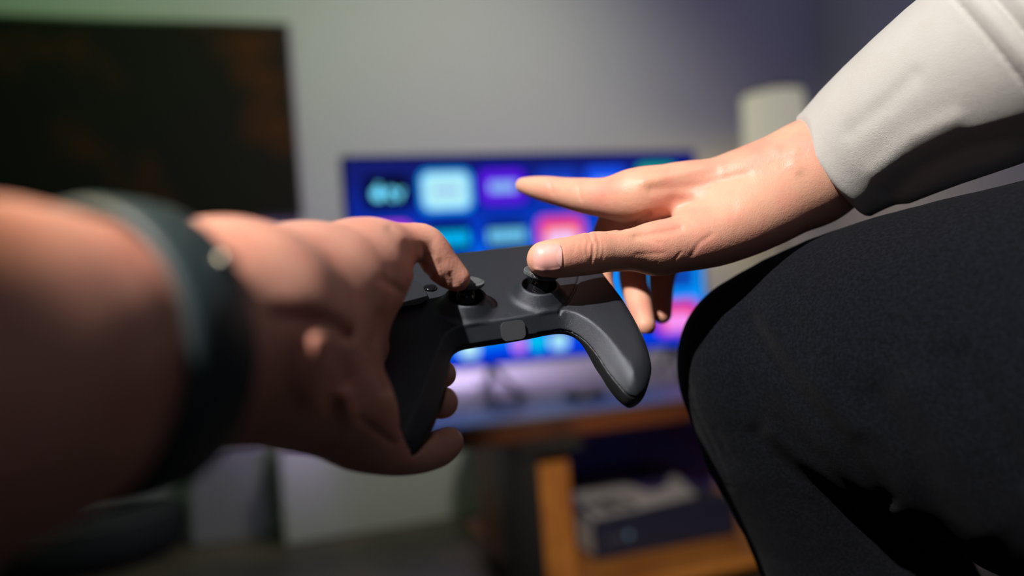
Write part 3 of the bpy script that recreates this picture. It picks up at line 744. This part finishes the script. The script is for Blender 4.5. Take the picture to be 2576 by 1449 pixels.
# lunula, a paler crescent plate set flush in the nail
V = []; Fs = []
for i in range(9):
    for j in range(9):
        s_ = i/8; t_ = -1+j/4; edge0 = 33-13*(1-t_*t_); x = edge0+s_*(37*math.sqrt(1-.22*(t_*.75)**2)-1.0-edge0)
        y = t_*24; p = trace(F_r0, nailc[0]+x, nailc[1]+y-1, .39, .47, 50); V.append(p+nrm([0, .35, -1])*.00058)
for i in range(8):
    for j in range(8): a = i*9+j; Fs.append((a, a+1, a+10, a+9))
mesh('lunula', c2w(np.array(V)), Fs, mat('lunula', lin(238, 184, 174), .45, sss=(.3, (1, .5, .4), .003)), no)

S_D = grooves([([(2235, 478), (2330, 412), (2440, 362), (2580, 330)], 24, .0030, .3, .6), ([(2290, 505), (2400, 452), (2560, 392)], 26, -.0026, .3, .6), ([(2200, 430), (2290, 352), (2400, 300)], 26, -.0014, .3, .6), ([(2140, 330), (2230, 260), (2300, 190)], 24, .0012, .3, .6)])
def sleeve_f(P):
    s = (P-sl0)@slax
    c = chain([(1980, 480, .487, 142), (2092, 424, .480, 150), (2200, 345, .468, 176), (2350, 250, .45, 214), (2560, 130, .425, 262), (2950, -80, .38, 330)], 2)(P)
    c = c+S_D(P)+.0022*wob(P, 13, 5)+.0009*wob(P, 30, 9)+.0003*wob(P, 75, 7)*sstep(.0, .03, s)
    # turned-back cuff ends in a step with two stitched grooves
    c = c+.0016*sstep(.108, .110, s)-.0022*np.exp(-((s-.104)/.004)**2)+.0012*np.exp(-((s-.0985)/.0011)**2)+.0012*np.exp(-((s-.1105)/.0015)**2)-.0018*np.exp(-((s-.117)/.004)**2)
    c = c+.0015*np.exp(-((s-.003)/.006)**2)*0-.0007*np.exp(-(s/.004)**2)
    innr = chain([(1900, 500, .487, 122), (2092, 424, .480, 122), (2300, 300, .462, 150)], 1)(P)
    sh = np.maximum(c, -np.maximum(innr, s-.05))
    return smax(sh, -s+.0005*wob(P, 120, 2), .004)
cloth_m = mat('cream_fleece', lin(182, 180, 175), .95, spec=.1, sheen=.35, mottle=(60, lin(180, 177, 171), .35, .65), bump=[('noise', 2600, .00025), ('noise', 120, .0003)])
so = implicit('sweatshirt_sleeve', sleeve_f, cs(1960, 600, .50)-[.0, .03, .18], (.42, .24, .53), .0013, cloth_m, pr_)
tag(so, 'cream fleece sweatshirt sleeve with turned cuff')
K_D = grooves([([(1888, 815), (1940, 900), (2010, 985), (2080, 1060), (2150, 1150), (2230, 1260)], 24, .0032, .3, .6), ([(1925, 800), (1990, 900), (2070, 985), (2150, 1080)], 26, -.0022, .3, .6),
               ([(1900, 1090), (1990, 1180), (2060, 1225), (2160, 1310), (2260, 1420)], 20, .0022, .3, .6), ([(1940, 1090), (2040, 1170), (2130, 1250)], 20, -.0018, .3, .6),
               ([(2210, 1000), (2300, 1130), (2360, 1300), (2400, 1449)], 40, .0026, .3, .6), ([(2290, 980), (2400, 1150), (2480, 1330)], 44, -.0028, .3, .6),
               ([(1730, 950), (1748, 1030), (1790, 1110), (1840, 1230)], 4, .0010, .3, .6), ([(2420, 900), (2500, 1040), (2576, 1200)], 34, .0028, .3, .6), ([(1800, 1080), (1830, 1140), (1850, 1160)], 5, .0012, .3, .6)])
def knee_f(P):
    th = chain([(1930, 893, .50, 210), (2045, 885, .492, 262), (2300, 905, .455, 372), (2700, 960, .42, 520), (3200, 1000, .38, 640)], 2)(P)
    shn = chain([(1955, 960, .50, 222), (1990, 1080, .505, 228), (2090, 1260, .515, 232), (2230, 1560, .53, 250), (2330, 1800, .54, 260)], 2)(P)
    return smin(th, shn, .02)+K_D(P)+.0008*wob(P, 45, 11)+.0003*wob(P, 160, 12)
trs_m = mat('black_cotton', lin(9, 11, 16), .95, spec=.08, sheen=.03, mottle=(600, lin(22, 24, 32), .4, .8), bump=[('noise', 2600, .0003), ('noise', 60, .0008)])
to = implicit('trousers', knee_f, (.07, -.30, .26), (.50, .10, .72), .0022, trs_m, pr_)
tag(to, 'black brushed cotton trouser leg bent at the knee')

# ---------------- left-hand person
pl_ = empty('person', c2w(cs(400, 900, .23))[0], 'person at left, bare forearm with black wrist strap, gripping the controller', 'person')
l_palm = [chain([(-1100, 1150, .150, 900), (-420, 1010, .168, 560), (-20, 935, .187, 440), (190, 890, .205, 345), (300, 882, .216, 326), (470, 850, .240, 274), (600, 825, .26, 240)], 3),
          chain([(560, 770, .262, 192), (660, 715, .30, 138), (760, 700, .33, 122), (850, 680, .352, 105), (920, 655, .372, 84)]),
          ball(800, 715, .335, 165, 120, .026, -12), ball(930, 712, .368, 78, 70, .015),
          chain([(600, 890, .262, 205), (700, 940, .29, 185), (800, 985, .318, 158), (880, 1035, .338, 112)]),
          chain([(640, 800, .285, 180), (760, 830, .33, 150), (860, 860, .365, 105)])]
l_thumb = chain([(1150, 700, .4040, 34), (1130, 685, .4035, 41), (1108, 664, .402, 46), (1084, 632, .400, 49), (1058, 611, .398, 50), (1000, 622, .390, 59), (945, 640, .379, 72), (900, 655, .370, 84)])
l_index = chain([(860, 790, .372, 95), (912, 800, .405, 56), (955, 785, .445, 42), (1030, 750, .478, 36), (1090, 720, .486, 33)])
l_mid = chain([(850, 870, .366, 95), (920, 890, .388, 66), (985, 925, .412, 44), (1050, 945, .418, 38), (1112, 940, .404, 36)])
l_ring = chain([(850, 960, .352, 100), (925, 985, .378, 62), (985, 1000, .402, 44), (1050, 1010, .408, 42), (1112, 1012, .394, 41)])
l_pink = chain([(860, 1030, .335, 108), (905, 1090, .345, 92), (960, 1128, .357, 66), (1010, 1142, .366, 54), (1060, 1140, .375, 49), (1105, 1128, .383, 45), (1128, 1112, .388, 38)])
L_D = grooves([([(700, 795), (760, 800), (820, 812), (868, 838)], 20, .0028, .2, .40), ([(775, 800), (740, 850), (728, 930), (740, 1000)], 26, .0014, .2, .4), ([(806, 860), (795, 920), (780, 995)], 27, -.0024, .2, .4),
               ([(850, 850), (862, 940), (842, 1010)], 24, .0018, .2, .4), ([(870, 1000), (880, 1040)], 24, -.0024, .2, .4), ([(955, 790), (930, 880), (960, 980)], 14, .001, .2, .4),
               ([(1042, 622), (1046, 650), (1056, 684)], 8, .0011, .3, .42), ([(1062, 620), (1072, 656), (1078, 690)], 8, .0010, .3, .42), ([(1085, 640), (1094, 670), (1098, 700)], 7, .0009, .3, .42),
               ([(1108, 660), (1118, 690), (1120, 712)], 7, .0007, .3, .42), ([(1022, 612), (1028, 640), (1040, 676)], 9, .0010, .3, .42), ([(1132, 690), (1140, 712)], 6, .0010, .3, .42),
               ([(960, 700), (990, 720), (1010, 735)], 8, .0010, .3, .42), ([(905, 1050), (950, 1085), (985, 1112)], 9, .0016, .2, .4),
               ([(980, 575), (1010, 600), (1020, 640)], 9, .0006, .3, .42)])
F_l = hand(l_palm, .020, [(l_thumb, .018), (l_index, .008), (l_mid, .008), (l_ring, .008), (l_pink, .010)], .008, solid, lambda P: L_D(P)+.00015*wob(P, 140, 8))
implicit('body', F_l, (-.26, -.14, .10), (.0, .055, .50), .0012, skin_l, pl_)

# ---------------- wrist strap
w0 = cs(190, 890, .205); w1 = cs(372, 872, .2265); wax = nrm(w1-w0); wl = np.linalg.norm(w1-w0)
wa = (c2w(wax)-c2w([[0, 0, 0]]))[0]
wc = c2w(w0)[0]
ws = empty('wrist_watch', wc, 'black rubber strap watch worn round the left wrist near the camera', 'watch')
strap_m = mat('strap_rubber', (.026, .042, .046), .5, spec=.4)
r0 = .0369; L0 = wl
lathe('strap', [(r0, 0), (r0+.0010, -.0004), (r0+.0028, .0014), (r0+.0036, .004), (r0+.0038, L0*.5), (r0+.0036, L0-.004), (r0+.0026, L0-.0014), (r0+.0008, L0+.0004), (r0, L0)], wc, wa, strap_m, ws, seg=96, closed=True)
def on_strap(ang, h, r):
    e1 = nrm(np.cross(wax, [0, 0, 1.])); e2 = np.cross(wax, e1); d = math.cos(ang)*e1+math.sin(ang)*e2
    return c2w(w0+wax*h+d*r)[0], (c2w(d)-c2w([[0, 0, 0]]))[0]
best = None
for k in range(360):
    p, d = on_strap(math.radians(k), L0*.72, r0+.0036); q = (p-CAM)@M; px = 1288+q[0]/-q[2]*FP; py = 724-q[1]/-q[2]*FP
    e = (px-562)**2+(py-668)**2
    if best is None or e < best[0]: best = (e, k, px, py)
p, d = on_strap(math.radians(best[1]), L0*.72, r0+.0036)
lathe('strap_pin', [(0, .0028), (.0024, .0026), (.0030, .0016), (.0030, 0), (0, 0)], p-d*.0004, d, mat('pin_steel', (.35, .34, .30), .25, metal=1), ws, seg=24)
for k in (1, 2, 3):
    p, d = on_strap(math.radians(best[1]+k*13), L0*.6, r0+.0036); lathe('strap_hole', [(0, .0004), (.0016, .0004), (.0022, 0), (0, -.0006)], p, d, dark_m, ws, seg=16)
kc = best[1]+150
p, d = on_strap(math.radians(kc), L0*.5, r0+.0066)
tng = nrm(np.cross(d, wa)); bmw = bmesh.new(); bmesh.ops.create_cube(bmw, size=1)
for v in bmw.verts: c0 = np.array(v.co); v.co = Vector((p+wa*c0[0]*.036+tng*c0[1]*.034+d*c0[2]*.010).tolist())
bmesh.ops.bevel(bmw, geom=bmw.edges[:], offset=.003, segments=3, affect='EDGES', profile=.5)
from_bm('watch_case', bmw, gloss_m, ws, True)
